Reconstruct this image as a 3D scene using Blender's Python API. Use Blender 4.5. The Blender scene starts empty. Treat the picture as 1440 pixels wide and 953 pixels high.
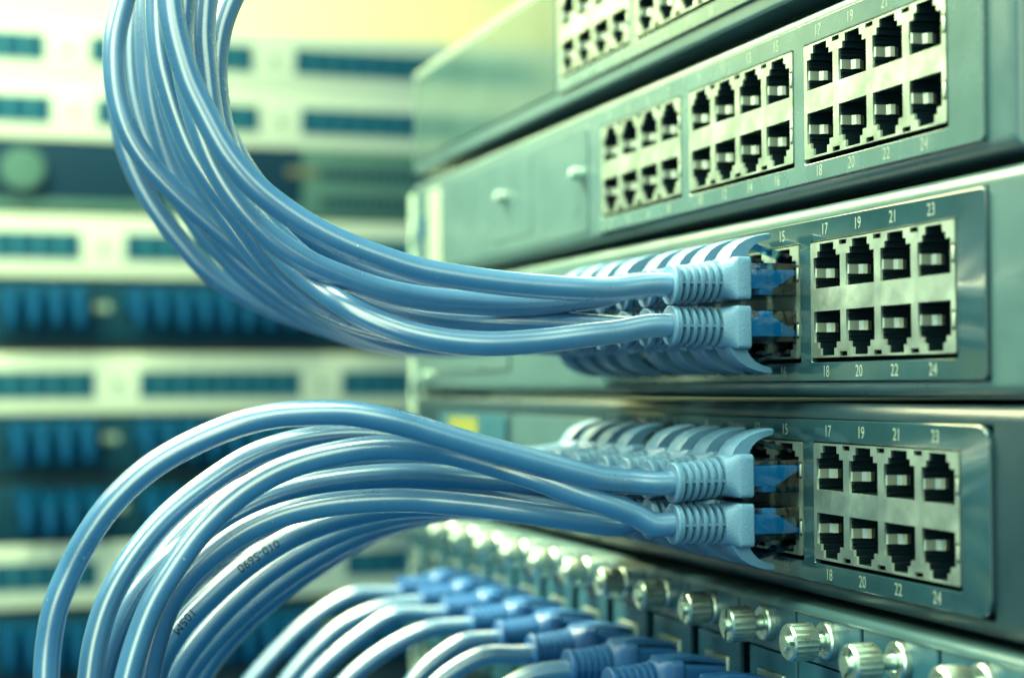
import bpy, bmesh, math, random
from mathutils import Vector, Matrix
random.seed(7)
S = 0.001                                   # all shapes below are written in millimetres
scene = bpy.context.scene
COL = scene.collection

# ------------------------------------------------------------------ camera
CAM = Vector((328.1, -181.51, -18.55))
YAW, PITCH, ROLL, FPX = 2.8178, 0.0281, -0.0049, 2327.9
FW = Vector((math.cos(PITCH)*math.cos(YAW), math.cos(PITCH)*math.sin(YAW), math.sin(PITCH)))
RT = Vector((math.sin(YAW), -math.cos(YAW), 0))
UP = RT.cross(FW)
R2 = RT*math.cos(ROLL) + UP*math.sin(ROLL)
U2 = UP*math.cos(ROLL) - RT*math.sin(ROLL)
cam_data = bpy.data.cameras.new('camera'); cam = bpy.data.objects.new('camera', cam_data); COL.objects.link(cam)
B = -FW
cam.matrix_world = Matrix(((R2.x, U2.x, B.x, CAM.x*S), (R2.y, U2.y, B.y, CAM.y*S), (R2.z, U2.z, B.z, CAM.z*S), (0, 0, 0, 1)))
cam_data.sensor_width = 36.0
cam_data.lens = 36.0*FPX/1440.0
cam_data.clip_start = 0.01; cam_data.clip_end = 60.0
cam_data.dof.use_dof = True
cam_data.dof.focus_distance = 0.362
cam_data.dof.aperture_fstop = 9.0
cam_data.dof.aperture_blades = 8
scene.camera = cam

# ------------------------------------------------------------------ world and lamps
world = bpy.data.worlds.new('World'); scene.world = world; world.use_nodes = True
bg = world.node_tree.nodes['Background']
bg.inputs[0].default_value = (0.0, 0.36, 0.72, 1); bg.inputs[1].default_value = 0.46

def area(name, loc, target, sx, sy, power, colour, spread=180):
    l = bpy.data.lights.new(name, 'AREA'); l.shape = 'RECTANGLE'; l.size = sx; l.size_y = sy
    l.energy = power; l.color = colour; l.spread = math.radians(spread)
    o = bpy.data.objects.new(name, l); COL.objects.link(o); o.location = loc
    o.rotation_euler = (Vector(target)-Vector(loc)).to_track_quat('-Z', 'Y').to_euler()
    return o
KEYC = (0.77, 1.0, 0.60)
area('key_lamp', (-0.03, -0.50, 0.40), (-0.03, -0.10, 0.05), 0.36, 0.34, 2.6, (0.86, 1.0, 0.55), 95)
area('ceiling_lamp', (-0.36, -0.20, 0.36), (-0.22, -0.01, 0.09), 0.34, 0.22, 4.4, (0.97, 0.98, 0.52), 80)
area('tube_lamp', (0.04, -0.20, 0.60), (0.0, -0.14, 0.0), 0.60, 0.16, 4.8, KEYC, 100)
area('side_lamp', (0.74, -0.20, 0.36), (-0.01, -0.14, 0.12), 0.80, 0.40, 2.6, KEYC, 120)
area('added_stripe_lamp', (0.70, -0.53, 0.07), (-0.01, -0.13, 0.05), 0.36, 0.74, 5.0, KEYC)  # area lamp added low at camera left to stripe the cables
area('room_lamp', (-0.62, -0.30, 0.70), (-1.0, -0.20, 0.46), 0.4, 1.2, 10.0, (0.93, 1.0, 0.48), 100)

scene.view_settings.view_transform = 'Standard'; scene.view_settings.look = 'None'
scene.view_settings.gamma = 1.0; scene.view_settings.exposure = 0.15
scene.view_settings.use_curve_mapping = False
scene.render.engine = 'CYCLES'
scene.cycles.use_denoising = True
scene.cycles.max_bounces = 8; scene.cycles.diffuse_bounces = 2; scene.cycles.glossy_bounces = 3; scene.cycles.transparent_max_bounces = 12
scene.cycles.caustics_refractive = False; scene.cycles.caustics_reflective = False

# ------------------------------------------------------------------ materials
def mat(name, col, rough=0.5, metal=0.0, var=0.0, vscale=40, bump=0.0, bscale=2000, rvar=0.0, spec=0.5, trans=0.0, ior=1.45, coat=0.0, var2=None, spot=None, crough=0.08, cior=1.5):
    m = bpy.data.materials.new(name); m.use_nodes = True
    nt = m.node_tree; N = nt.nodes; L = nt.links; p = N['Principled BSDF']
    p.inputs['Base Color'].default_value = (*col, 1); p.inputs['Roughness'].default_value = rough
    p.inputs['Metallic'].default_value = metal; p.inputs['IOR'].default_value = ior
    p.inputs['Specular IOR Level'].default_value = spec
    p.inputs['Transmission Weight'].default_value = trans
    p.inputs['Coat Weight'].default_value = coat; p.inputs['Coat Roughness'].default_value = crough; p.inputs['Coat IOR'].default_value = cior
    tc = N.new('ShaderNodeTexCoord')
    if var > 0 or rvar > 0:
        n = N.new('ShaderNodeTexNoise'); n.inputs['Scale'].default_value = vscale; n.inputs['Detail'].default_value = 6
        n.inputs['Roughness'].default_value = 0.65
        L.new(tc.outputs['Object'], n.inputs['Vector'])
        if var > 0:
            r = N.new('ShaderNodeValToRGB')
            lo = tuple(max(0, c*(1-var)) for c in col); hi = tuple(min(1, c*(1+var)) for c in col)
            if var2: lo = var2
            r.color_ramp.elements[0].color = (*lo, 1); r.color_ramp.elements[1].color = (*hi, 1)
            r.color_ramp.elements[0].position = 0.32; r.color_ramp.elements[1].position = 0.68
            L.new(n.outputs['Fac'], r.inputs['Fac'])
            out = r.outputs['Color']
            if spot:                                    # fine specks of dust and wear
                n2 = N.new('ShaderNodeTexNoise'); n2.inputs['Scale'].default_value = spot[0]; n2.inputs['Detail'].default_value = 2
                L.new(tc.outputs['Object'], n2.inputs['Vector'])
                r2 = N.new('ShaderNodeValToRGB'); r2.color_ramp.elements[0].position = spot[1]; r2.color_ramp.elements[1].position = spot[1]+0.05
                L.new(n2.outputs['Fac'], r2.inputs['Fac'])
                mx = N.new('ShaderNodeMix'); mx.data_type = 'RGBA'
                L.new(r2.outputs['Color'], mx.inputs['Factor']); L.new(out, mx.inputs['A']); mx.inputs['B'].default_value = (*spot[2], 1)
                out = mx.outputs['Result']
            L.new(out, p.inputs['Base Color'])
        if rvar > 0:
            mr = N.new('ShaderNodeMapRange'); mr.inputs['To Min'].default_value = max(0.02, rough-rvar); mr.inputs['To Max'].default_value = min(1, rough+rvar)
            mr.inputs['From Min'].default_value = 0.3; mr.inputs['From Max'].default_value = 0.7
            L.new(n.outputs['Fac'], mr.inputs['Value']); L.new(mr.outputs['Result'], p.inputs['Roughness'])
    if bump > 0:
        nb = N.new('ShaderNodeTexNoise'); nb.inputs['Scale'].default_value = bscale; nb.inputs['Detail'].default_value = 3
        L.new(tc.outputs['Object'], nb.inputs['Vector'])
        b = N.new('ShaderNodeBump'); b.inputs['Strength'].default_value = bump; b.inputs['Distance'].default_value = 0.0002
        L.new(nb.outputs['Fac'], b.inputs['Height']); L.new(b.outputs['Normal'], p.inputs['Normal'])
    return m
M = {
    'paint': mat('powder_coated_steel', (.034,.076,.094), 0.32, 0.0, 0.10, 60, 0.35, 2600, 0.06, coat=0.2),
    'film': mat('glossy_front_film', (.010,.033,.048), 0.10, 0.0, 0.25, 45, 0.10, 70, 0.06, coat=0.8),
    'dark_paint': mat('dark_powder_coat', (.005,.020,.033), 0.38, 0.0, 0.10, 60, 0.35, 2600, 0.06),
    'panel': mat('pale_reflection_film', (.042,.087,.100), 0.26, 0.0, 0.15, 45, 0.12, 2400, 0.06, coat=0.4),  # the front film again, paler: bright reflections are put into its colour
    'window': mat('smoked_window', (.02,.045,.05), 0.10, 0.0, 0.15, 30, 0.04, 90, spec=0.25),
    'shield': mat('tinned_shield_metal', (.31,.40,.39), 0.42, 0.90, 0.16, 90, 0.14, 1800, 0.10, spot=(900, 0.66, (0.3, 0.36, 0.34))),
    'spring': mat('spring_metal', (.55,.63,.57), 0.36, 0.8, 0.10, 200),
    'socket': mat('black_socket_plastic', (0.003, 0.010, 0.016), 0.34, 0, 0.2, 200),
    'void':   mat('dark_chassis_steel', (0.010, 0.028, 0.034), 0.55),
    'print': mat('white_print', (.13,.17,.16), 0.6),
    'cable': mat('blue_pvc_jacket', (.036,.118,.262), 0.30, 0, 0.10, 60, 0.08, 1400, 0.05, spec=1.0, spot=(700, 0.75, (0.3, 0.4, 0.5)), coat=1.0, crough=0.27, cior=1.85),
    'boot': mat('matte_blue_moulding', (.064,.152,.275), 0.45, 0, 0.08, 120, 0.5, 2400, 0.05),
    'core': mat('blue_plug_core', (.012,.20,.46), 0.4, 0, 0.1, 100),
    'clear':  mat('clear_plug_plastic', (0.78, 0.92, 0.95), 0.06, trans=1.0, ior=1.40),
    'chrome': mat('nickel_plated_screw', (.50,.61,.57), 0.32, 0.95, 0.10, 300, 0.12, 1500, 0.08),
    'card': mat('blue_grey_card_steel', (.014,.064,.105), 0.36, 0.0, 0.12, 70, 0.4, 2600, 0.06),
    'bgsurround': mat('port_surround_plastic', (.012,.10,.16), 0.7, 0, 0.1, 40, spec=0.1),
    'deepblue': mat('shaded_deep_blue_moulding', (.010,.075,.24), 0.42, 0, 0.1, 120, 0.4, 2400, 0.05),  # deeper blue plug type, with the shade from above put into its colour
    'ink':    mat('black_jacket_ink', (0.004, 0.02, 0.05), 0.5),
    'bgpanel': mat('pale_panel_paint', (.42,.51,.46), 0.7, 0, 0.05, 8, spec=0.1),
    'bgport': mat('panel_port_plastic', (.003,.045,.10), 0.7, 0, 0.1, 40, spec=0.1),
    'bgdark': mat('dark_panel_paint', (.003,.032,.062), 0.7, 0, 0.15, 12, spec=0.1),
    'bgslate': mat('slate_unit_paint', (.004,.026,.058), 0.7, 0, 0.1, 12, spec=0.1),
    'bggrey': mat('grey_unit_paint', (.05,.12,.12), 0.7, 0, 0.1, 12, spec=0.1),
    'bgblue': mat('blue_plug_plastic', (.0012,.055,.155), 0.6, 0, 0.2, 30, spec=0.1),
    'rail': mat('galvanised_rail', (.18,.27,.25), 0.6, 0.0, 0.1, 30, spec=0.2),
    'wall': mat('pale_room_wall', (.90,.84,.44), 0.9, 0, 0.03, 3),
    'yellow': mat('yellow_label_paper', (.12,.14,.035), 0.7, 0, 0.1, 90, spec=0.2),
    'sticker': mat('pale_sticker_paper', (.15,.20,.18), 0.7, 0, 0.06, 80, spec=0.2),
    'orange': mat('orange_label_paper', (.10,.11,.08), 0.8, spec=0.1),
}

def clear_plastic():
    m = bpy.data.materials.new('clear_plug_plastic'); m.use_nodes = True; nt = m.node_tree; N = nt.nodes; L = nt.links
    N.clear(); o = N.new('ShaderNodeOutputMaterial'); t = N.new('ShaderNodeBsdfTransparent'); g = N.new('ShaderNodeBsdfGlossy')
    t.inputs[0].default_value = (0.34, 0.62, 0.74, 1); g.inputs['Color'].default_value = (1, 1, 1, 1); g.inputs['Roughness'].default_value = 0.10
    f = N.new('ShaderNodeFresnel'); f.inputs['IOR'].default_value = 1.42; mx = N.new('ShaderNodeMixShader')
    tc = N.new('ShaderNodeTexCoord'); n = N.new('ShaderNodeTexNoise'); n.inputs['Scale'].default_value = 500
    b = N.new('ShaderNodeBump'); b.inputs['Strength'].default_value = 0.25; b.inputs['Distance'].default_value = 0.0003
    L.new(tc.outputs['Object'], n.inputs['Vector']); L.new(n.outputs['Fac'], b.inputs['Height']); L.new(b.outputs['Normal'], g.inputs['Normal'])
    L.new(f.outputs[0], mx.inputs[0]); L.new(t.outputs[0], mx.inputs[1]); L.new(g.outputs[0], mx.inputs[2]); L.new(mx.outputs[0], o.inputs[0])
    return m
M['clear'] = clear_plastic()

# ------------------------------------------------------------------ helpers
def link(name, me, m=None, parent=None, loc=None, rot=None):
    o = bpy.data.objects.new(name, me)
    COL.objects.link(o)
    if me is not None and m is not None and len(me.materials) == 0:
        me.materials.append(m)
    if parent: o.parent = parent
    if loc: o.location = Vector(loc)*S
    if rot: o.rotation_euler = rot
    return o
def thing(name, label, cat, loc=(0, 0, 0), group=None):
    o = bpy.data.objects.new(name, None); COL.objects.link(o); o.location = Vector(loc)*S
    o.empty_display_size = 0.005
    o['label'] = label; o['category'] = cat
    if group: o['group'] = group
    return o
def tag(o, label, cat, group=None, kind=None):
    o['label'] = label; o['category'] = cat
    if group: o['group'] = group
    if kind: o['kind'] = kind
    return o
def mesh_from(bm, name, smooth=False, angle=None):
    bmesh.ops.scale(bm, vec=(S, S, S), verts=bm.verts)
    bmesh.ops.recalc_face_normals(bm, faces=bm.faces)
    me = bpy.data.meshes.new(name); bm.to_mesh(me); bm.free()
    if smooth:
        for f in me.polygons: f.use_smooth = True
        if angle: me.set_sharp_from_angle(angle=math.radians(angle))
    return me
def add_box(bm, x0, x1, y0, y1, z0, z1, bev=0.0, seg=2):
    vs = [bm.verts.new((x, y, z)) for x in (x0, x1) for y in (y0, y1) for z in (z0, z1)]
    fs = [(0, 1, 3, 2), (4, 6, 7, 5), (0, 4, 5, 1), (2, 3, 7, 6), (0, 2, 6, 4), (1, 5, 7, 3)]
    faces = [bm.faces.new([vs[i] for i in f]) for f in fs]
    if bev > 0:
        es = list({e for f in faces for e in f.edges})
        bmesh.ops.bevel(bm, geom=es, offset=bev, segments=seg, affect='EDGES', profile=0.5)
def box_mesh(name, *a, bev=0.0):
    bm = bmesh.new(); add_box(bm, *a, bev=bev); return mesh_from(bm, name, bev > 0, 40)
def loft(bm, rings, cap=True):
    rv = [[bm.verts.new(p) for p in r] for r in rings]
    n = len(rv[0])
    for a, b in zip(rv, rv[1:]):
        for i in range(n): bm.faces.new((a[i], a[(i+1) % n], b[(i+1) % n], b[i]))
    if cap: bm.faces.new(rv[0]); bm.faces.new(rv[-1])
    return rv
def plate(name, loops, y_front, thick, bevel=0.0, res=0):
    """A flat sheet in the x-z plane with holes; the first loop is its outline."""
    cu = bpy.data.curves.new('outline', 'CURVE'); cu.dimensions = '2D'; cu.fill_mode = 'BOTH'
    cu.extrude = thick/2-bevel; cu.bevel_depth = bevel; cu.bevel_resolution = res; cu.offset = -bevel
    for lp in loops:
        s = cu.splines.new('POLY'); s.points.add(len(lp)-1); s.use_cyclic_u = True
        for p, q in zip(s.points, lp): p.co = (q[0], q[1], 0, 1)
    return curve_to_mesh(cu, name, y_front+thick/2)
def curve_to_mesh(cu, name, y0):
    o = bpy.data.objects.new('outline', cu); COL.objects.link(o)
    dg = bpy.context.evaluated_depsgraph_get()
    me = bpy.data.meshes.new_from_object(o.evaluated_get(dg))
    bpy.data.objects.remove(o); bpy.data.curves.remove(cu)
    me.name = name
    for v in me.vertices: v.co = Vector((v.co.x, y0-v.co.z, v.co.y))*S
    me.materials.clear()
    return me
def rrect(x0, x1, z0, z1, r, n=6):
    if r <= 0: return [(x0, z0), (x1, z0), (x1, z1), (x0, z1)]
    out = []
    for cx, cz, a in ((x1-r, z0+r, -90), (x1-r, z1-r, 0), (x0+r, z1-r, 90), (x0+r, z0+r, 180)):
        for k in range(n+1):
            t = math.radians(a+90*k/n); out.append((cx+r*math.cos(t), cz+r*math.sin(t)))
    return out
TEXT = {}
def text_mesh(s, size, sx=0.82):
    k = (s, size)
    if k not in TEXT:
        cu = bpy.data.curves.new('lettering', 'FONT'); cu.body = s; cu.size = size; cu.extrude = 0.02; cu.align_x = 'CENTER'; cu.align_y = 'CENTER'
        cu.resolution_u = 3; cu.offset = 0.0
        me = curve_to_mesh(cu, 'lettering', 0)
        for v in me.vertices: v.co.x *= sx
        TEXT[k] = me
    return TEXT[k]
def ray(px, py): return FW + R2*((px-720)/FPX) - U2*((py-476.5)/FPX)
def at(px, py, X):
    """The point of the upright plane x = X (a cable's own plane, square to the rack front) seen at that pixel."""
    d = ray(px, py); return CAM + d*((X-CAM.x)/d.x)
def spline(pts, step=2.0):
    """Even points along a centripetal Catmull-Rom curve."""
    P = [pts[0]*2-pts[1]] + pts + [pts[-1]*2-pts[-2]]
    fine = []
    for i in range(1, len(P)-2):
        p0, p1, p2, p3 = P[i-1:i+3]
        t0 = 0; t1 = t0+max(1e-4, (p1-p0).length**.5); t2 = t1+max(1e-4, (p2-p1).length**.5); t3 = t2+max(1e-4, (p3-p2).length**.5)
        for k in range(24):
            t = t1+(t2-t1)*k/24
            a1 = p0*((t1-t)/(t1-t0))+p1*((t-t0)/(t1-t0)); a2 = p1*((t2-t)/(t2-t1))+p2*((t-t1)/(t2-t1)); a3 = p2*((t3-t)/(t3-t2))+p3*((t-t2)/(t3-t2))
            b1 = a1*((t2-t)/(t2-t0))+a2*((t-t0)/(t2-t0)); b2 = a2*((t3-t)/(t3-t1))+a3*((t-t1)/(t3-t1))
            fine.append(b1*((t2-t)/(t2-t1))+b2*((t-t1)/(t2-t1)))
    fine.append(pts[-1])
    for _ in range(10):                                   # a stiff cable has no kinks
        fine = [fine[0], fine[1]] + [(fine[i-1]+fine[i]*2+fine[i+1])/4 for i in range(2, len(fine)-1)] + [fine[-1]]
    out = [fine[0]]; acc = 0
    for a, b in zip(fine, fine[1:]):
        d = (b-a).length
        while acc+d >= step:
            u = (step-acc)/d if d else 0
            a = a+(b-a)*u; out.append(a); d = (b-a).length; acc = 0
        acc += d
    return out
def frames(path):
    F = []
    for i, p in enumerate(path):
        T = (path[min(i+1, len(path)-1)]-path[max(i-1, 0)]).normalized()
        n = Vector((1, 0, 0)); n = (n-T*n.dot(T)).normalized()
        F.append((p, T, n, T.cross(n)))
    return F
def tube_mesh(name, path, r=2.72, seg=20, origin=Vector((0, 0, 0))):
    bm = bmesh.new()
    rings = [[p-origin+(n*math.cos(2*math.pi*k/seg)+b*math.sin(2*math.pi*k/seg))*r for k in range(seg)] for p, T, n, b in frames(path)]
    loft(bm, rings)
    return mesh_from(bm, name, True, 60)

# ------------------------------------------------------------------ the room behind
o = link('wall', box_mesh('wall', -1010, -990, -2200, 1200, -900, 1100), M['wall']); o['kind'] = 'structure'

# ------------------------------------------------------------------ shared jack geometry
W, G, PITCHX = 56.24, 5.42, 13.97
PX = [W/2+(i-1.5)*PITCHX for i in range(4)]
def hole(cx, s):
    a, b, c = 5.75, 4.1, 3.0
    pts = [(cx-a, 2.55), (cx+a, 2.55), (cx+a, 9.4), (cx+b, 9.4), (cx+b, 10.7), (cx+c, 10.7), (cx+c, 12.3), (cx-c, 12.3), (cx-c, 10.7), (cx-b, 10.7), (cx-b, 9.4), (cx-a, 9.4)]
    return [(x, z*s) for x, z in pts]
loops = [rrect(0, W, -12.75, 12.75, 0.5, 3)]
for s in (1, -1):
    loops += [hole(c, s) for c in PX]
    loops += [[(c+PITCHX/2+dx, s*dz) for dx, dz in ((-1.5, 11.5), (1.5, 11.5), (1.5, 12.5), (-1.5, 12.5))] for c in PX[:3]]
SHIELD = plate('jack_shield', loops, -0.35, 0.6, 0.0)
bm = bmesh.new()                                            # one socket: the walls behind its opening
pts = hole(0, 1)
ra = [bm.verts.new((x, 0.2, z)) for x, z in pts]; rb = [bm.verts.new((x, 12.5, z)) for x, z in pts]
for i in range(len(pts)): bm.faces.new((ra[i], ra[(i+1) % len(pts)], rb[(i+1) % len(pts)], rb[i]))
bm.faces.new(rb)
for z0 in (3.0, 4.3, 7.75, 8.7): add_box(bm, -5.75, -5.35, 0.4, 11, z0, z0+0.45)
SOCKET = mesh_from(bm, 'socket')
bm = bmesh.new()                                            # bent spring tab on the socket's side wall
prof = [(-5.7, 0.05), (-5.35, 0.2), (-5.15, 2.4), (-4.25, 3.0), (-3.95, 3.9), (-5.0, 5.4)]
out_ = [(x, y) for x, y in prof] + [(x-0.18, y+0.12) for x, y in reversed(prof)]
loft(bm, [[(x, y, z) for x, y in out_] for z in (5.0, 7.05)])
TAB = mesh_from(bm, 'spring_tab')
bm = bmesh.new(); add_box(bm, -0.55, 0.5, -0.42, 0.6, -1.9, 1.9)
SIDEW = mesh_from(bm, 'spring_window')
bm = bmesh.new(); add_box(bm, -0.3, 0.38, -0.62, -0.2, -1.35, 1.35, 0.12)
SIDET = mesh_from(bm, 'side_spring', True, 40)
bm = bmesh.new(); add_box(bm, -0.2, W+0.2, 13.0, 14.5, -13.2, 13.2)
BLOCKBACK = mesh_from(bm, 'block_back')

def rail_profile(h, side, r=3.3, depth=10):
    """Cross-section (y, z) of the rounded front rail, side +1 top or -1 bottom."""
    z0 = 18.15
    p = [(depth, z0), (0.0, z0)]
    for k in range(9):
        t = math.radians(180-90*k/8); p.append((r+r*math.cos(t), h-r+r*math.sin(t)))
    p.append((depth, h))
    return [(y, side*z) for y, z in p]
def full_profile(h, rt, rb, depth=10):
    p = [(depth, -h)]; r = rb
    for k in range(9):
        t = math.radians(-90-90*k/8); p.append((r+r*math.cos(t), -h+r+r*math.sin(t)))
    r = rt
    for k in range(9):
        t = math.radians(180-90*k/8); p.append((r+r*math.cos(t), h-r+r*math.sin(t)))
    p.append((depth, h)); return p

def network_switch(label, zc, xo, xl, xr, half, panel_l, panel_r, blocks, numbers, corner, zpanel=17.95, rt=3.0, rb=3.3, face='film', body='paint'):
    t = thing('network_switch', label, 'switch', (0, 0, zc), 'network switches stacked in the rack')
    bm = bmesh.new()                                        # front bezel: two rounded rails and the two flat ends
    for s in (1, -1):
        pr = rail_profile(half, s, rt if s > 0 else rb); loft(bm, [[(x, y, z) for y, z in pr] for x in (panel_l, panel_r)])
    pf = full_profile(half, rt, rb)
    loft(bm, [[(x, y, z) for y, z in pf] for x in (xl, panel_l)])
    xs = [panel_r, xr-3.0]
    rings = [[(x, y, z) for y, z in pf] for x in xs]
    for k in range(1, 7):
        a = math.radians(90*k/6); d = 3.0*(1-math.cos(a))
        rings.append([(xr-3.0+3.0*math.sin(a), max(y, d), z) for y, z in pf])
    loft(bm, rings)
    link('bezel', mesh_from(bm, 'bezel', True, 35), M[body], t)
    link('chassis', box_mesh('chassis', xl+2, xr-2, 14.6, 260, -half+0.8, half-0.8), M['void'], t)
    # front panel sheet with an opening for every jack block
    lo = [rrect(panel_l+0.15, panel_r-0.15, -zpanel, zpanel, corner)]
    for bx in blocks: lo.append(rrect(bx-0.25, bx+W+0.25, -13.75, 13.05, 0.5, 3))
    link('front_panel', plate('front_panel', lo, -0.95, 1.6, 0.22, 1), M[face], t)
    for bi, bx in enumerate(blocks):
        jb = link('jack_block', SHIELD, M['shield'], t, (bx, -0.78, 0))
        link('block_back', BLOCKBACK, M['void'], jb)
        for s in (1, -1):
            for c in PX:
                link('socket', SOCKET, M['socket'], jb, (c, 0, 0), None if s == 1 else (0, math.pi, 0)).scale = (1 if s == 1 else -1, 1, 1)
                link('spring_tab', TAB, M['spring'], jb, (c, 0, 0)).scale = (1, 1, s)
            link('spring_window', SIDEW, M['socket'], jb, (W-0.55, 0, s*6.4))
            link('side_spring', SIDET, M['spring'], jb, (W-0.45, 0, s*6.4))
        for c in range(4):
            for row in (0, 1):
                n = numbers[bi]+2*c+row
                link('port_number', text_mesh(str(n), 3.6), M['print'], t, (bx+PX[c]-1.0, -0.97, (15.35, -15.9)[row]))
    return t

BX = [-2*(W+G), -(W+G), 0.0]
XO1, XO2, XO4 = -37.0, -2.2, 0.5
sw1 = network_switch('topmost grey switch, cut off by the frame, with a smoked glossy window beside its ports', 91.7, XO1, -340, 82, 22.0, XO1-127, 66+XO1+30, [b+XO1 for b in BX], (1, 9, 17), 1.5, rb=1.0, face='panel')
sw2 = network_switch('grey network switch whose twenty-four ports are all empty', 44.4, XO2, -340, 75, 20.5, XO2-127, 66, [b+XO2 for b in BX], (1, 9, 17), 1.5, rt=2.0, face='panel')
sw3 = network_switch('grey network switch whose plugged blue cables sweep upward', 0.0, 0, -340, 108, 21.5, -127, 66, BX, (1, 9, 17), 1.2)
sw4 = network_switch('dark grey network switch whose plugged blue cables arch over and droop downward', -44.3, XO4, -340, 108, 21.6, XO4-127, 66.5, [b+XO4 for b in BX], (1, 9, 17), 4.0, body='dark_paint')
# left halves of the switches: windows, stickers, studs
link('status_window', plate('status_window', [rrect(-336, -166, -17, 17, 1.5)], -0.6, 1.0, 0.2), M['window'], sw1)
def stud(parent, x, z):
    bm = bmesh.new()
    prof = [(0, 1.9), (-3.0, 1.9), (-4.2, 1.5), (-4.6, 0.7)]
    loft(bm, [[(r*math.cos(2*math.pi*k/14), y, r*math.sin(2*math.pi*k/14)) for k in range(14)] for y, r in prof])
    link('stud', mesh_from(bm, 'stud', True, 40), M['rail'], parent, (x, -0.2, z))
link('cover_plate', plate('cover_plate', [rrect(-286, -139, -16.5, 15.5, 1.0)], -0.4, 0.6, 0.15), M['paint'], sw2)
link('cover_plate', plate('cover_plate', [rrect(-232, -190, -12.5, 15.0, 0.8)], -0.65, 0.4, 0.1), M['paint'], sw2)
stud(sw2, -217, 2.5); stud(sw2, -143, 1.5)
link('sticker', box_mesh('sticker', -318, -300, -0.25, 0.05, -16, 16), M['sticker'], sw2)
link('status_window', plate('status_window', [rrect(-331, -321, -3, 6, 1)], -0.4, 0.5, 0.1), M['bgport'], sw2)
link('vent_grille', plate('vent_grille', [rrect(-330, -215, -13, 10, 1.0)] + [rrect(-326+i*4.6, -323.4+i*4.6, 0, 7.5, 0.6, 2) for i in range(23)], -0.6, 0.7, 0.1), M['paint'], sw3)
link('vent_backing', box_mesh('vent_backing', -328, -217, 0.02, 0.2, -3, 9), M['void'], sw3)
stud(sw3, -312, -14.5)
link('cover_plate', plate('cover_plate', [rrect(-302, -219, -15, 15.6, 1.0)], -0.6, 0.7, 0.15), M['card'], sw4)
link('label', box_mesh('label', -288, -251, -0.85, -0.55, 4.0, 14.0), M['yellow'], sw4)
link('cover_plate', plate('cover_plate', [rrect(-212, -134, -15.5, 15.6, 1.0)], -0.7, 0.8, 0.2), M['paint'], sw4)

# ------------------------------------------------------------------ card chassis under the switches
ch = thing('card_chassis', 'blue-grey card chassis below the lowest switch, holding a row of plug-in cards', 'chassis', (0, 0, -66.6))
bm = bmesh.new()                                            # stepped top rail
rail = [(12, -1.4), (1.8, -1.4)] + [(1.8+1.5*math.cos(math.radians(90+90*k/6))-0.0, -2.9+1.5*math.sin(math.radians(90+90*k/6))) for k in range(1, 7)] + [(0.3, -3.4), (1.6, -3.6), (12, -3.6)]
loft(bm, [[(x, y-1.2, z) for y, z in rail] for x in (-345, 110)])
link('top_rail', mesh_from(bm, 'top_rail', True, 40), M['paint'], ch)
link('housing', box_mesh('housing', -343, 108, 13, 240, -96, -1.8), M['void'], ch)

def screw_meshes():
    seg = 44; bm = bmesh.new()
    # knurled head, front towards -y
    rings = []
    for y, r, kn in ((-6.2, 3.55, 0), (-5.75, 4.0, 0), (-5.6, 4.15, 1), (-0.5, 4.15, 1), (-0.35, 3.95, 0), (0, 3.6, 0)):
        rings.append([((r-(0.28 if kn and k % 2 else 0))*math.cos(2*math.pi*k/seg), y, (r-(0.28 if kn and k % 2 else 0))*math.sin(2*math.pi*k/seg)) for k in range(seg)])
    rv = loft(bm, rings)
    head = mesh_from(bm, 'thumbscrew_head', True, 25)
    bm = bmesh.new(); add_box(bm, -0.42, 0.42, -6.27, -6.0, -3.6, 3.6)
    slot = mesh_from(bm, 'screw_slot')
    bm = bmesh.new()
    prof = [(0, 4.1), (-1.3, 4.1), (-1.75, 3.75), (-1.8, 2.2), (-1.4, 1.9)]
    loft(bm, [[(r*math.cos(2*math.pi*k/36), y, r*math.sin(2*math.pi*k/36)) for k in range(36)] for y, r in prof])
    washer = mesh_from(bm, 'screw_washer', True, 35)
    bm = bmesh.new()
    rings = []
    for i in range(24):
        r = 1.75 if i % 2 else 1.5
        rings.append([(r*math.cos(2*math.pi*k/16), 1.0-i*0.55, r*math.sin(2*math.pi*k/16)) for k in range(16)])
    loft(bm, rings)
    shank = mesh_from(bm, 'screw_shank', True, 60)
    return head, slot, washer, shank
HEAD, SLOT, WASHER, SHANK = screw_meshes()
UPPER = plate('upper_plate', [rrect(-13.9, 13.9, -6.0, 5.2, 0.9)], 0.0, 1.4, 0.3, 1)
LOWER = plate('lower_plate', [rrect(-9.3, 13.9, -48, -6.5, 0.7), rrect(-4.5, 8.5, -24.5, -11.2, 0.3, 2)], 0.3, 1.4, 0.2, 1)
LOWER2 = plate('lower_plate', [rrect(-14.0, 8.8, -48, -6.5, 0.7)], 0.4, 1.4, 0.2, 1)
PFRAME = plate('port_frame', [rrect(-4.4, 8.4, -24.4, -11.3, 0.2, 2), rrect(-3.2, 7.2, -22.5, -13.0, 0.1, 1)], -0.25, 1.5, 0.15)
bm = bmesh.new(); add_box(bm, -3.3, 7.3, 8, 9, -22.6, -12.9); PBACK = mesh_from(bm, 'port_back')
CARDS = []
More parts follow.
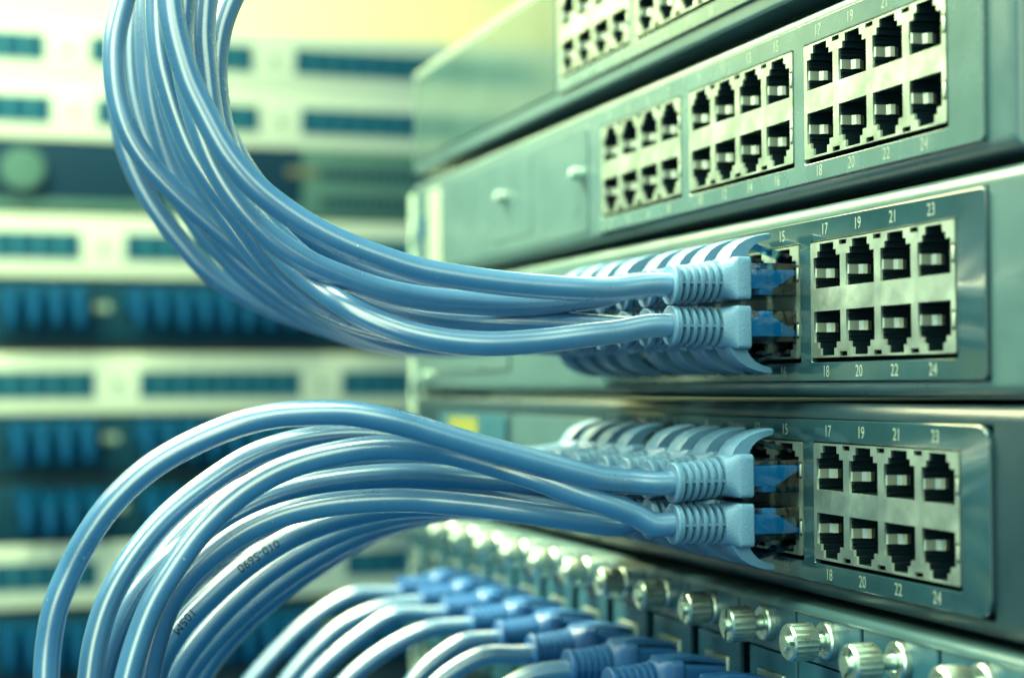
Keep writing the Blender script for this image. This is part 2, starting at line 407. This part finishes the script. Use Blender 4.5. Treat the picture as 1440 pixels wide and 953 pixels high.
for k in range(-3, 12):
    X = -24-29*k
    desc = {-3: 'blurred plug-in card cut off at the lower right corner, thumbscrew pulled out',
            -2: 'plug-in card with the slanted-slot thumbscrew pulled farthest out',
            -1: 'plug-in card with the thumbscrew pulled half out, second right of the nearest seated screw',
            0: 'plug-in card with a sharp loose thumbscrew and its port just below the frame edge'}.get(k)
    if desc is None:
        ordn = ['nearest', 'second', 'third', 'fourth', 'fifth', 'sixth', 'seventh', 'eighth', 'ninth', 'tenth', 'eleventh'][k-1]
        desc = f'plug-in card with seated thumbscrew, {ordn} card counted from the loose screws towards the far end'
    c = thing('plug_in_card', desc, 'card', (X, -0.6, -74.4), 'plug-in cards in the chassis'); CARDS.append((k, X, c))
    link('upper_plate', UPPER, M['card'], c)
    if k >= 0:
        link('lower_plate', LOWER, M['card'], c)
        pf = link('port_frame', PFRAME, M['shield'], c); link('port_back', PBACK, M['socket'], pf)
    else:
        link('lower_plate', LOWER2, M['card'], c)
    out = {-3: 4.0, -2: 6.0, -1: 4.2, 0: 4.6}.get(k, 2.1)
    ang = {-3: 0.9, -2: 0.35, -1: 1.5, 0: 0.1, 1: 0.15, 2: -0.6}.get(k, random.uniform(-1.5, 1.5))
    w = link('washer', WASHER, M['chrome'], c, (0.8, 0, 0))
    s_ = link('thumbscrew', HEAD, M['chrome'], c, (0.8, -out, 0), (0, ang, 0))
    link('slot', SLOT, M['void'], s_)
    link('shank', SHANK, M['chrome'], s_, (0, 4.5, 0))

# ------------------------------------------------------------------ plugs
def superring(y, w, h, e, zc=0, n=32, xc=0):
    r = []
    for k in range(n):
        t = 2*math.pi*(k+0.5)/n; c, s = math.cos(t), math.sin(t)
        r.append((xc+w*math.copysign(abs(c)**(2/e), c), y, zc+h*math.copysign(abs(s)**(2/e), s)))
    return r
def boot_mesh(zoff):
    """Ribbed strain relief running into a square hood; axis along y, port at y = 0."""
    bm = bmesh.new(); R = []
    def zc(y): return zoff*min(1, max(0, (-y-14)/15))
    y = -30.0
    for yy, r in ((-30.0, 3.2), (-30.0, 4.35), (-29.7, 4.6), (-28.7, 4.6), (-28.45, 4.4)): R.append(superring(yy, r, r, 2.1, zc(yy)))
    y = -28.4
    for i in range(5):
        g = 2.95+0.05*i; r = 4.35+0.05*i
        for yy, q in ((y, g), (y+0.85, g), (y+0.87, r-0.2), (y+1.0, r), (y+1.62, r), (y+1.78, r-0.2)): R.append(superring(yy, q, q, 2.15, zc(yy)))
        y += 1.8
    R.append(superring(y, 3.2, 3.2, 2.2, zc(y))); R.append(superring(y+0.75, 3.2, 3.2, 2.2, zc(y+0.75)))
    for dy, w, h, e in ((0.8, 4.3, 4.3, 2.3), (1.0, 4.5, 4.5, 2.4), (1.9, 4.75, 4.65, 2.8), (2.8, 5.3, 4.75, 4), (3.4, 5.75, 4.85, 8), (3.8, 6.0, 4.9, 14)): R.append(superring(y+dy, w, h, e, 0))
    R.append(superring(-12.7, 6.15, 4.9, 14, 0)); R.append(superring(-12.35, 5.9, 4.65, 14, 0))
    loft(bm, R)
    for s in (1, -1):                                     # webs that tie the ribs together
        add_box(bm, s*3.55-0.45, s*3.55+0.45, -28.6, -18.6, zoff*0.7-0.28, zoff*0.7+0.28)
    return mesh_from(bm, 'boot', True, 38)
BOOT_U, BOOT_L, BOOT_C = boot_mesh(-1.5), boot_mesh(-0.4), boot_mesh(-1.0)
for v in BOOT_C.vertices: v.co.x *= 1.12; v.co.z *= 1.12
def guard_mesh():
    """Curved blade that covers the latch: a bowed profile drawn out across the plug."""
    pr = [(-17.0, 4.5), (-16.2, 6.0), (-14.6, 7.7), (-12.4, 9.0), (-9.8, 9.9), (-7.5, 10.4), (-6.3, 10.45),
          (-6.0, 9.95), (-6.4, 9.1), (-8.4, 8.6), (-10.2, 7.7), (-11.5, 6.5), (-12.2, 5.4), (-12.4, 4.5)]
    bm = bmesh.new()
    cy, cz = -13, 7.3
    rings = []
    for x, sc in ((-3.6, 0.93), (-3.35, 1.0), (3.35, 1.0), (3.6, 0.93)):
        rings.append([(x, cy+(y-cy)*sc, cz+(z-cz)*sc if z > 4.6 else z) for y, z in pr])
    loft(bm, rings)
    return mesh_from(bm, 'latch_guard', True, 40)
GUARD = guard_mesh()
bm = bmesh.new()
add_box(bm, -5.85, 5.85, -12.6, 6.0, -3.9, 3.5, 0.25)
PLUG = mesh_from(bm, 'plug', True, 40)
bm = bmesh.new()
loft(bm, [[(sx*5.3, y, z0 if sz < 0 else z1) for sx, sz in ((-1, -1), (1, -1), (1, 1), (-1, 1))] for y, z0, z1 in ((-12.5, -2.3, 2.0), (-7.0, -2.3, 2.0), (-5.5, -1.7, 2.0), (-1.5, 0.8, 2.0), (2.5, 1.0, 2.0))])
CORE = mesh_from(bm, 'plug_core')
bm = bmesh.new()                                            # the pressed clamp seen through the clear body
add_box(bm, -5.2, 5.2, -10.0, -6.6, -3.7, -2.3, 0.15)
CLAMP = mesh_from(bm, 'plug_clamp', True, 40)
bm = bmesh.new()
loft(bm, [[(sx*1.9*w, y, z+sz*0.45) for sx, sz in ((-1, -1), (1, -1), (1, 1), (-1, 1))] for y, z, w in ((4.0, 3.6, 1.6), (0.5, 4.6, 1.6), (-1.0, 5.2, 1.5), (-8.8, 7.6, 1.0), (-9.6, 8.0, 0.9))])
LATCH = mesh_from(bm, 'latch', True, 30)

bm = bmesh.new()                                            # long closed nose of the plugs in the cards
loft(bm, [superring(y, w, h, 9, zc) for y, w, h, zc in ((-12.6, 5.7, 4.4, 0.1), (-11.5, 5.5, 4.2, 0), (0.6, 5.2, 3.6, -0.4), (4.0, 5.0, 3.4, -0.5))])
NOSE = mesh_from(bm, 'plug_nose', True, 40)
bm = bmesh.new()
loft(bm, [[(sx*3.2, y, z+sz*0.5) for sx, sz in ((-1, -1), (1, -1), (1, 1), (-1, 1))] for y, z in ((-17.5, 4.6), (-13, 5.6), (-9.0, 5.6), (-1.5, 4.3), (2.0, 3.4))])
LEVER = mesh_from(bm, 'latch_lever', True, 40)
ZU, ZL = 5.3, -5.7
def port_x(p, xo=0.0):
    c = (p-1)//2
    return BX[c//4]+PX[c % 4]+xo
def patch_cable(label, X, Z, row, path, group, r=2.72, colour='cable', nose=False):
    """row +1: latch above, -1: latch below. path: the jacket's run, in mm, from the boot outward."""
    o = Vector((X, 0, Z))
    t = thing('patch_cable', label, 'cable', o, group)
    rot = None if row > 0 else (0, math.pi, 0)
    link('boot', BOOT_C if nose else BOOT_U if row > 0 else BOOT_L, M['deepblue' if nose else 'boot'], t, (0, 0, 0), rot)
    if nose:
        link('plug_nose', NOSE, M['deepblue'], t); link('latch_lever', LEVER, M['deepblue'], t)
    else:
        link('latch_guard', GUARD, M['boot'], t, (0, 0, 0), rot)
        pl = link('plug', PLUG, M['clear'], t, (0, 0, 0), rot)
        link('plug_core', CORE, M['core'], pl); link('clamp', CLAMP, M['core'], pl); link('latch', LATCH, M['clear'], pl)
    zj = Z+(-1.5 if row > 0 else 0.4)
    full = spline([Vector((X, -27, zj)), Vector((X, -31, zj)), Vector((X, -34.5, zj))] + path)
    jk = link('cable_jacket', tube_mesh('cable_jacket', full, r, 20, o), M[colour], t)
    return t, full, jk

# Runs of the jackets. Every point is (px, py, plane x): the cable hangs in an upright plane square to the rack front.
def run(pts): return [at(*p) for p in pts]
UPR = {}
UPR[15] = [(868,406,-12.6),(831,406.5,-12),(750,402,-12),(668,393,-12),(590,379.5,-12),(534,362,-12),(480,341,-12),(435,318,-12),(395,292,-12),(356,260,-12),(318,214,-12),(288,160,-12),(267,117,-12),(256,84,-12),(245,42,-12),(239,0,-12),(237,-60,-12),(240,-130,-12)]
UPR[16] = [(870,466,-12.6),(831,470.5,-12.6),(750,480,-13),(668,483,-13),(590,472.5,-14),(532,453.5,-16),(482,428,-19),(444,402,-24),(412,374,-28),(382,342,-32),(352,305,-34),(328,262,-35),(310,215,-35),(298,165,-35),(290,100,-35),(286,50,-35),(289,0,-35),(296,-60,-35),(308,-130,-35)]
UPR[13] = [(850,416,-26.6),(804,422,-26),(750,427,-25),(668,426,-24),(590,419,-23),(532,407,-22),(482,390,-21.5),(431,368,-21),(381,334,-21),(336,286,-21),(302,232,-21),(281,180,-21),(267,135,-22),(259,95,-23),(255,50,-24),(258,0,-24),(264,-60,-24),(272,-130,-24)]
UPR[14] = [(850,459,-26.6),(800,456,-27),(736,453,-28),(668,450,-31),(590,441,-34),(532,425,-37),(482,401,-40),(432,368,-43),(396,336,-45),(364,298,-46),(338,252,-46),(320,205,-46),(308,155,-46),(303,100,-46),(309,45,-46),(325,0,-46),(352,-50,-46)]
UPR[11] = [(820,411,-40.5),(750,417,-42),(668,410,-44),(590,396,-46),(532,380,-48),(482,358,-50),(436,332,-52),(396,300,-54),(360,260,-55),(330,214,-55),(308,165,-55),(292,110,-55),(283,60,-55),(282,0,-55),(287,-60,-55)]
UPR[12] = [(815,468,-40.5),(740,471,-40.5),(640,470,-40),(560,462,-39),(500,447,-38),(448,424,-37),(405,392,-36),(370,352,-35),(337,306,-34),(300,259,-34),(272,215,-34),(252,168,-34),(238,125,-34),(228,85,-34),(223,45,-34),(222,0,-34),(225,-60,-34),(232,-130,-34)]
UPR[9] = [(790,416,-54.5),(720,424,-56),(640,424,-58),(560,411,-61),(500,393,-64),(450,370,-66),(400,338,-67),(355,296,-67),(315,240,-67),(288,185,-67),(270,130,-67),(259,80,-67),(252,30,-67),(251,-20,-67),(254,-70,-67)]
UPR[10] = [(790,471,-54.5),(710,474,-55),(630,474,-56),(560,468,-57),(496,452,-58),(440,427,-58),(395,396,-58),(358,358,-58),(322,310,-58),(290,264,-58),(262,216,-58),(244,168,-58),(231,120,-58),(222,75,-58),(219,30,-58),(220,-20,-58),(226,-70,-58)]
UPR[7] = [(760,423,-74.2),(690,430,-75),(610,430,-77),(540,418,-80),(480,398,-83),(430,368,-85),(385,330,-86),(342,278,-86),(308,222,-86),(286,168,-86),(272,115,-86),(264,60,-86),(263,10,-86),(268,-50,-86)]
UPR[8] = [(760,477,-74.2),(690,484,-74.2),(620,486,-74),(557,480,-73),(510,466,-72),(460,441,-71),(410,407,-70),(370,376,-70),(331,344,-70),(281,302,-70),(243,267,-70),(204,224,-70),(180,184,-70),(166,140,-70),(161,100,-70),(161,60,-70),(168,22,-70),(180,-20,-70),(196,-70,-70)]
UPR[5] = [(735,428,-88.2),(660,437,-89),(590,436,-92),(520,424,-95),(460,402,-98),(410,372,-100),(362,330,-100),(318,276,-100),(284,222,-100),(262,170,-100),(246,120,-100),(236,70,-100),(231,20,-100),(232,-40,-100)]
UPR[6] = [(735,480,-88.2),(660,486,-88),(590,484,-88),(520,472,-88),(450,446,-88),(392,412,-88),(338,368,-88),(292,316,-88),(258,266,-88),(233,214,-88),(217,160,-88),(208,105,-88),(205,50,-88),(207,0,-88),(214,-50,-88)]
UPR[3] = [(715,432,-102.2),(640,444,-104),(570,446,-107),(500,436,-110),(440,414,-112),(390,384,-114),(338,340,-114),(296,298,-114),(262,256,-114),(232,212,-114),(212,165,-114),(201,115,-114),(198,60,-114),(203,0,-114),(212,-50,-114)]
UPR[4] = [(715,483,-102.2),(640,488,-103),(570,486,-104),(500,474,-105),(430,446,-105),(360,402,-105),(312,356,-105),(270,305,-105),(236,252,-105),(210,200,-105),(193,150,-105),(185,100,-105),(184,50,-105),(190,0,-105),(202,-50,-105)]
UPR[1] = [(695,438,-116.2),(630,452,-118),(560,456,-120),(490,449,-122),(430,430,-123),(380,402,-124),(328,362,-124),(282,315,-124),(245,270,-124),(214,226,-124),(193,180,-124),(180,130,-124),(176,80,-124),(180,25,-124),(190,-30,-124)]
UPR[2] = [(695,484,-116.2),(620,490,-116.2),(557,483,-116),(507,472,-116),(446,456,-116),(391,437,-116),(341,414,-116),(290,379,-116),(248,332,-116),(222,298,-116),(200,262,-116),(182,222,-116),(170,180,-116),(164,130,-116),(163,80,-116),(170,30,-116),(184,-20,-116)]
LWR = {}
LWR[15] = [(885,677,-12.6),(845,673,-12.2),(801,662,-12),(732,643,-12),(676,628,-12),(618,611,-12),(576,598,-12),(534,588,-12),(490,581,-12.5),(440,580.5,-13),(390,584,-14),(343,594,-15),(283,617,-17),(213,656,-19),(161,703,-21),(125,752,-23),(98,803,-25),(79,850,-26),(68,908,-27),(65,960,-27),(66,1010,-27)]
LWR[16] = [(895,724,-12.6),(848,707,-12.6),(801,691,-13.5),(755,673,-15),(709,658,-17.5),(662,644,-19.5),(618,634,-21),(562,629,-21),(520,630,-21),(479,636,-21),(423,650,-21),(380,668,-21),(335,697,-21),(283,746,-21),(244,799,-21),(213,852,-21),(192,908,-21),(179,955,-21),(168,1010,-21)]
LWR[13] = [(870,678,-26.6),(820,676,-27),(760,668,-28),(700,652,-29),(640,635,-30),(590,622,-31),(545,614,-31),(493,611,-31),(440,616,-31),(395,626,-31),(350,643,-31),(300,674,-31),(235,726,-31),(187,783,-31),(153,843,-31),(135,900,-31),(127,953,-31),(121,1010,-31)]
LWR[14] = [(871,737,-26.6),(836,734,-27),(801,729,-28),(732,719,-30),(680,712,-32),(640,708,-33),(600,704.5,-34),(562,703,-34),(505,705,-34),(451,711,-34),(396,724,-34),(345,746,-34),(305,773,-34),(265,809,-34),(236,852,-34),(217,908,-34),(206,960,-34),(198,1010,-34)]
LWR[11] = [(830,675,-40.5),(770,679,-42),(710,677,-43),(650,672,-44),(600,668,-44),(545,668,-44),(480,674,-44),(425,684,-44),(375,700,-44),(320,728,-44),(262,768,-44),(222,800,-44),(192,836,-44),(165,888,-44),(150,930,-44),(140,975,-44),(134,1010,-44)]
LWR[12] = [(830,728,-40.5),(770,713,-42),(710,698,-44),(660,689,-45),(615,683.5,-46),(562,681,-46),(500,685,-46),(440,696,-46),(390,712,-46),(340,737,-46),(295,770,-46),(255,808,-46),(225,850,-46),(204,900,-46),(190,955,-46),(180,1010,-46)]
LWR[9] = [(800,664,-54.5),(740,664,-56),(680,657,-57),(620,649,-58),(560,645,-58),(500,647,-58),(440,656,-58),(390,668,-58),(343,687,-58),(300,713,-58),(262,746,-58),(228,785,-58),(203,825,-58),(185,870,-58),(172,915,-58),(162,970,-58),(156,1010,-58)]
LWR[10] = [(800,722,-54.5),(740,718,-56),(680,714,-57),(620,712,-58),(570,713,-58),(510,722,-58),(450,738,-58),(400,760,-58),(345,796,-58),(298,836,-58),(256,880,-58),(228,925,-58),(214,965,-58),(202,1010,-58)]
LWR[7] = [(765,660,-74.2),(700,666,-75),(640,668,-76),(580,669,-77),(520,674,-78),(460,684,-78),(400,702,-78),(350,726,-78),(300,758,-78),(258,794,-78),(226,832,-78),(200,878,-78),(182,930,-78),(168,1010,-78)]
LWR[8] = [(765,717,-74.2),(700,716,-75),(640,716,-76),(590,720,-77),(534,731,-78),(480,748,-78),(430,772,-78),(380,803,-78),(335,840,-78),(295,880,-78),(262,922,-78),(240,962,-78),(224,1010,-78)]
LWR[5] = [(735,656,-88.2),(670,668,-89),(610,676,-90),(550,684,-91),(490,692,-92),(430,704,-92),(375,726,-92),(330,752,-92),(288,786,-92),(252,826,-92),(226,870,-92),(207,920,-92),(192,1010,-92)]
LWR[6] = [(735,713,-88.2),(680,712,-89),(620,720,-90),(560,734,-91),(500,756,-91),(450,782,-91),(400,814,-91),(352,852,-91),(310,892,-91),(280,926,-91),(258,960,-91),(240,1010,-91)]
LWR[3] = [(715,652,-102.2),(650,668,-103),(590,684,-104),(530,697,-105),(470,709,-106),(415,724,-106),(365,746,-106),(320,774,-106),(280,808,-106),(248,848,-106),(226,895,-106),(211,950,-106),(202,1010,-106)]
LWR[4] = [(715,708,-102.2),(660,709,-103),(600,720,-104),(545,740,-105),(490,768,-106),(440,800,-106),(392,834,-106),(348,870,-106),(312,908,-106),(286,945,-106),(262,1000,-106)]
LWR[1] = [(695,650,-116.2),(630,674,-117),(570,694,-118),(510,708,-119),(450,726,-120),(398,752,-120),(348,790,-120),(303,832,-120),(264,876,-120),(238,918,-120),(222,960,-120),(210,1010,-120)]
LWR[2] = [(695,703,-116.2),(640,706,-117),(580,722,-118),(525,746,-119),(470,778,-120),(420,812,-120),(375,848,-120),(334,888,-120),(302,925,-120),(280,960,-120),(258,1010,-120)]
ORD = ['nearest', 'second', 'third', 'fourth', 'fifth', 'sixth', 'seventh', 'eighth']
jackets = {}
for p in range(16, 0, -1):
    row = 1 if p % 2 else -1
    k = ORD[(16-p)//2]; rn = 'upper' if row > 0 else 'lower'
    X = port_x(p)
    patch_cable(f'blue cable sweeping upward, {k} plug from the empty ports, {rn} row', X, ZU if row > 0 else ZL, row, run(UPR[p]), 'blue cables sweeping upward from the middle switch')
    X = port_x(p, XO4)
    jackets[p] = patch_cable(f'blue cable drooping downward, {k} plug from the empty ports, {rn} row', X, -44.3+(ZU if row > 0 else ZL), row, run(LWR[p]), 'blue cables drooping from the lowest switch')
# metre marks printed on one jacket
t10, path10, jk10 = jackets[10]
F10 = frames(path10)
cum = [0.0]
for a, b in zip(path10, path10[1:]): cum.append(cum[-1]+(b-a).length)
def nearest_s(px, py):
    q = at(px, py, -58); i = min(range(len(path10)), key=lambda j: (path10[j]-q).length); return cum[i]
def wrap_text(s, s0, size, phi0):
    me = text_mesh(s, size, 1.0).copy(); o0 = Vector(t10.location)/S
    bt = bmesh.new(); bt.from_mesh(me); bmesh.ops.triangulate(bt, faces=bt.faces)
    bmesh.ops.subdivide_edges(bt, edges=bt.edges, cuts=4, use_grid_fill=True); bt.to_mesh(me); bt.free()
    for v in me.vertices:
        u, w = v.co.x/S, v.co.z/S
        sv = s0+u; i = max(0, min(len(cum)-2, int(sv/2.0)))
        while i < len(cum)-2 and cum[i+1] < sv: i += 1
        f = (sv-cum[i])/(cum[i+1]-cum[i])
        P = path10[i].lerp(path10[i+1], f); _, T, n, b = F10[i]
        ph = phi0-w/2.78
        v.co = (P+(n*math.cos(ph)+b*math.sin(ph))*2.78-o0)*S
    me.materials.clear()
    link('jacket_print', me, M['ink'], jk10)
wrap_text('010-5690', nearest_s(362, 786), 2.9, 0.35)
wrap_text('105M', nearest_s(262, 876), 2.9, 0.35)

# cables of the card chassis
SR = {8: [(520,828),(495.6,836),(437,871),(387,918),(350,960),(320,1000)],
      7: [(565,850),(530,856),(480,880),(440,915),(405,955),(375,1000)],
      6: [(600,853),(554,864),(507,893),(468,924),(436,956),(405,1000)],
      5: [(630,876),(604,884),(558,904),(511,936),(480,965),(455,1000)],
      4: [(668,896),(651,903),(612,928),(585,954),(555,1000)],
      3: [(708,914),(682,921),(636,944),(600,975),(575,1005)],
      2: [(765,940),(740,952),(700,975),(665,1005)],
      1: [(830,962),(800,975),(760,1005)],
      0: [(890,990),(860,1004),(830,1025)]}
for k, X, c in CARDS:
    if k in SR:
        px = X+2.0; z = -91.6
        w = ['nearest', 'second', 'third', 'fourth', 'fifth', 'sixth', 'seventh', 'eighth', 'ninth'][k]
        patch_cable(f'blue cable plugged into a chassis card, {w} counted from the loose thumbscrews', px, z, 1, [at(a, b, px) for a, b in SR[k][1:]], 'blue cables plugged into the cards', nose=True)

# ------------------------------------------------------------------ far rack, facing +x
BXX = -860.0
K = (BXX-CAM.x)/(-900-CAM.x)
def zrow(py): return at(300, py, BXX).z
def yat(px, py): return at(px, py, BXX).y
Y0, Y1 = -620, 172
t = thing('equipment_rack', 'dark far rack body showing in the gaps between its panels', 'rack', (BXX, 0, 0))
link('back_sheet', box_mesh('back_sheet', -16, -10, Y0, Y1, -420, zrow(80)+21), M['void'], t)
def bplate(name, y0, y1, z0, z1, x=0.0, th=3.0):
    return box_mesh(name, x-th, x, y0, y1, z0, z1, bev=0.6)
bm = bmesh.new(); add_box(bm, -0.2, 0.9, -7.1, 7.1, -9.6, 9.6, 0.3); BFR = mesh_from(bm, 'port_surround', True, 40)
bm = bmesh.new(); add_box(bm, 0.5, 1.2, -3.9, 3.9, -8.6, 8.6); BPT = mesh_from(bm, 'port')
bm = bmesh.new()
loft(bm, [[(x, r*math.cos(2*math.pi*k/14), r*math.sin(2*math.pi*k/14)) for k in range(14)] for x, r in ((0, 3.4), (1.6, 3.2), (2.4, 1.8))])
BSC = mesh_from(bm, 'panel_screw', True, 40)
PANELS = [(80, 95, 'pale panel of empty dark ports at the top of the far rack'),
          (165, 104, 'pale panel of dark ports directly above the far slate unit'),
          (350, 145, 'pale panel of dark ports just below the far slate unit'),
          (540, 165, 'pale panel of dark ports level with the gap between the cabled switches'),
          (800, 170, 'lowest pale panel of dark ports, behind the drooping cables')]
for py, gap, lab in PANELS:
    zc = zrow(py); t = thing('port_strip', lab, 'panel', (BXX, 0, zc), 'pale port panels in the far rack')
    link('face_plate', bplate('face_plate', Y0, Y1-2, -21.6, 21.6), M['bgpanel'], t)
    yg = yat(gap, py)
    for gi in range(-4, 3):
        ys = yg+gi*145.0
        if Y0+8 < ys < Y1-10: link('panel_screw', BSC, M['rail'], t, (0, ys, 0))
        for i in range(8):
            yp = ys+22+i*14.4
            if Y0+10 < yp < Y1-12:
                pt = link('port', BPT, M['bgport'], t, (0, yp, 0)); 
                link('port_surround', BFR, M['bgsurround'], pt)
bm = bmesh.new()                                            # blue plug with its cable hanging from it
loft(bm, [[(x, sy*w, sz*h) for sy, sz in ((-1, -1), (1, -1), (1, 1), (-1, 1))] for x, w, h in ((0.5, 7.2, 9.0), (12, 7.2, 9.0), (14, 6.6, 8.0), (22, 4.6, 5.0))])
BPL = mesh_from(bm, 'plug_body')
pth = spline([Vector((20, 0, 0)), Vector((26, 0, -0.5)), Vector((31, 0, -5)), Vector((33, 0, -12)), Vector((32, 0, -18.5))], 2.5)
BCB = tube_mesh('cable_tail', pth, 4.2, 10)
ORDW = 'leftmost,second,third,fourth,fifth,sixth,seventh,eighth,ninth,tenth,eleventh,twelfth,thirteenth,fourteenth,fifteenth,sixteenth,seventeenth,eighteenth,nineteenth,twentieth,last'.split(',')
rownames = {440: 'row below the slate unit', 620: 'upper of two neighbouring rows', 715: 'lower of two neighbouring rows', 895: 'bottom row of the far rack'}
for py, gap in ((440, 150), (620, 162), (715, 172), (895, 180)):
    zc = zrow(py); t = thing('cabled_panel', f'dark panel filled with blue plugs, {rownames[py]}', 'panel', (BXX, 0, zc), 'cabled dark panels in the far rack')
    link('face_plate', bplate('face_plate', Y0, Y1-2, -21.6, 21.6), M['bgdark'], t)
    yg = yat(gap, py); nth = 0
    for gi in range(-4, 3):
        ys = yg+gi*145.0
        if Y0+8 < ys < Y1-10:
            link('panel_screw', BSC, M['chrome'], t, (0, ys, 3)); link('panel_screw', BSC, M['chrome'], t, (0, ys-6, 3))
        for i in range(8):
            yp = ys+20+i*15.0
            if -150 < yp < Y1-12:
                nth += 1
                pg = thing('far_plug', f'blurred blue far plug, {rownames[py]}, {ORDW[nth-1]} from the left edge', 'plug', (BXX, yp, zc+7+random.uniform(-1, 1)), f'blue plugs, {rownames[py]}')
                link('plug_body', BPL, M['bgblue'], pg); link('cable_tail', BCB, M['bgblue'], pg)
t = thing('rack_unit', 'slate blue rack unit with a round pale knob and a vented end', 'rack unit', (BXX, 0, zrow(250)))
link('face_plate', bplate('face_plate', Y0, Y1-2, -28, 24), M['bgslate'], t)
bm = bmesh.new()
loft(bm, [[(x, r*math.cos(2*math.pi*k/28), r*math.sin(2*math.pi*k/28)) for k in range(28)] for x, r in ((0, 15.5), (9, 15), (11, 12.5), (11.5, 4))])
link('knob', mesh_from(bm, 'knob', True, 35), M['bggrey'], t, (0, yat(32, 247), 0))
link('trim_strip', bplate('trim_strip', Y0, Y1-2, -27, -19, 1.2, 2), M['bggrey'], t)
ya, yb = yat(425, 270), Y1-6
link('vent_panel', bplate('vent_panel', ya, yb, -27, 23.5, 2.2, 2.2), M['bggrey'], t)
bm = bmesh.new(); add_box(bm, 0, 3.0, -2.2, 2.2, -4.5, 4.5, 0.4); VS = mesh_from(bm, 'vent_slot')
n = int((yb-ya-14)/6)
for i in range(n):
    for zz in (5, -16): link('vent_slot', VS, M['bgdark'], t, (0, ya+16+i*6, zz))
link('label', bplate('label', yat(402, 250), ya+12, 3, 9, 3.0, 1), M['orange'], t)
t = thing('rack_post', 'galvanised upright post at the end of the far rack', 'post', (BXX, Y1+10, 0))
bm = bmesh.new(); add_box(bm, -30, 4, -9, 9, -420, 236, 1.2); link('upright', mesh_from(bm, 'upright', True, 40), M['rail'], t)
bm = bmesh.new(); add_box(bm, 3.5, 4.4, -4, 4, -3.5, 3.5, 0.3); PH = mesh_from(bm, 'post_hole')
for i in range(40): link('post_hole', PH, M['bgdark'], t, (0, 0, -400+i*15.9))
t = thing('rack_post', 'pale upright rail beside the far end of the stacked switches', 'post', (-352, 4, 0))
bm = bmesh.new(); add_box(bm, -12, 9, 0, 30, -300, 64, 0.8); link('upright', mesh_from(bm, 'upright', True, 40), M['rail'], t)
bm = bmesh.new(); add_box(bm, -4, 4, -0.5, 0.6, -4, 4, 0.3); PH2 = mesh_from(bm, 'post_hole')
for i in range(22): link('post_hole', PH2, M['bgdark'], t, (-1, 0, -290+i*15.9))
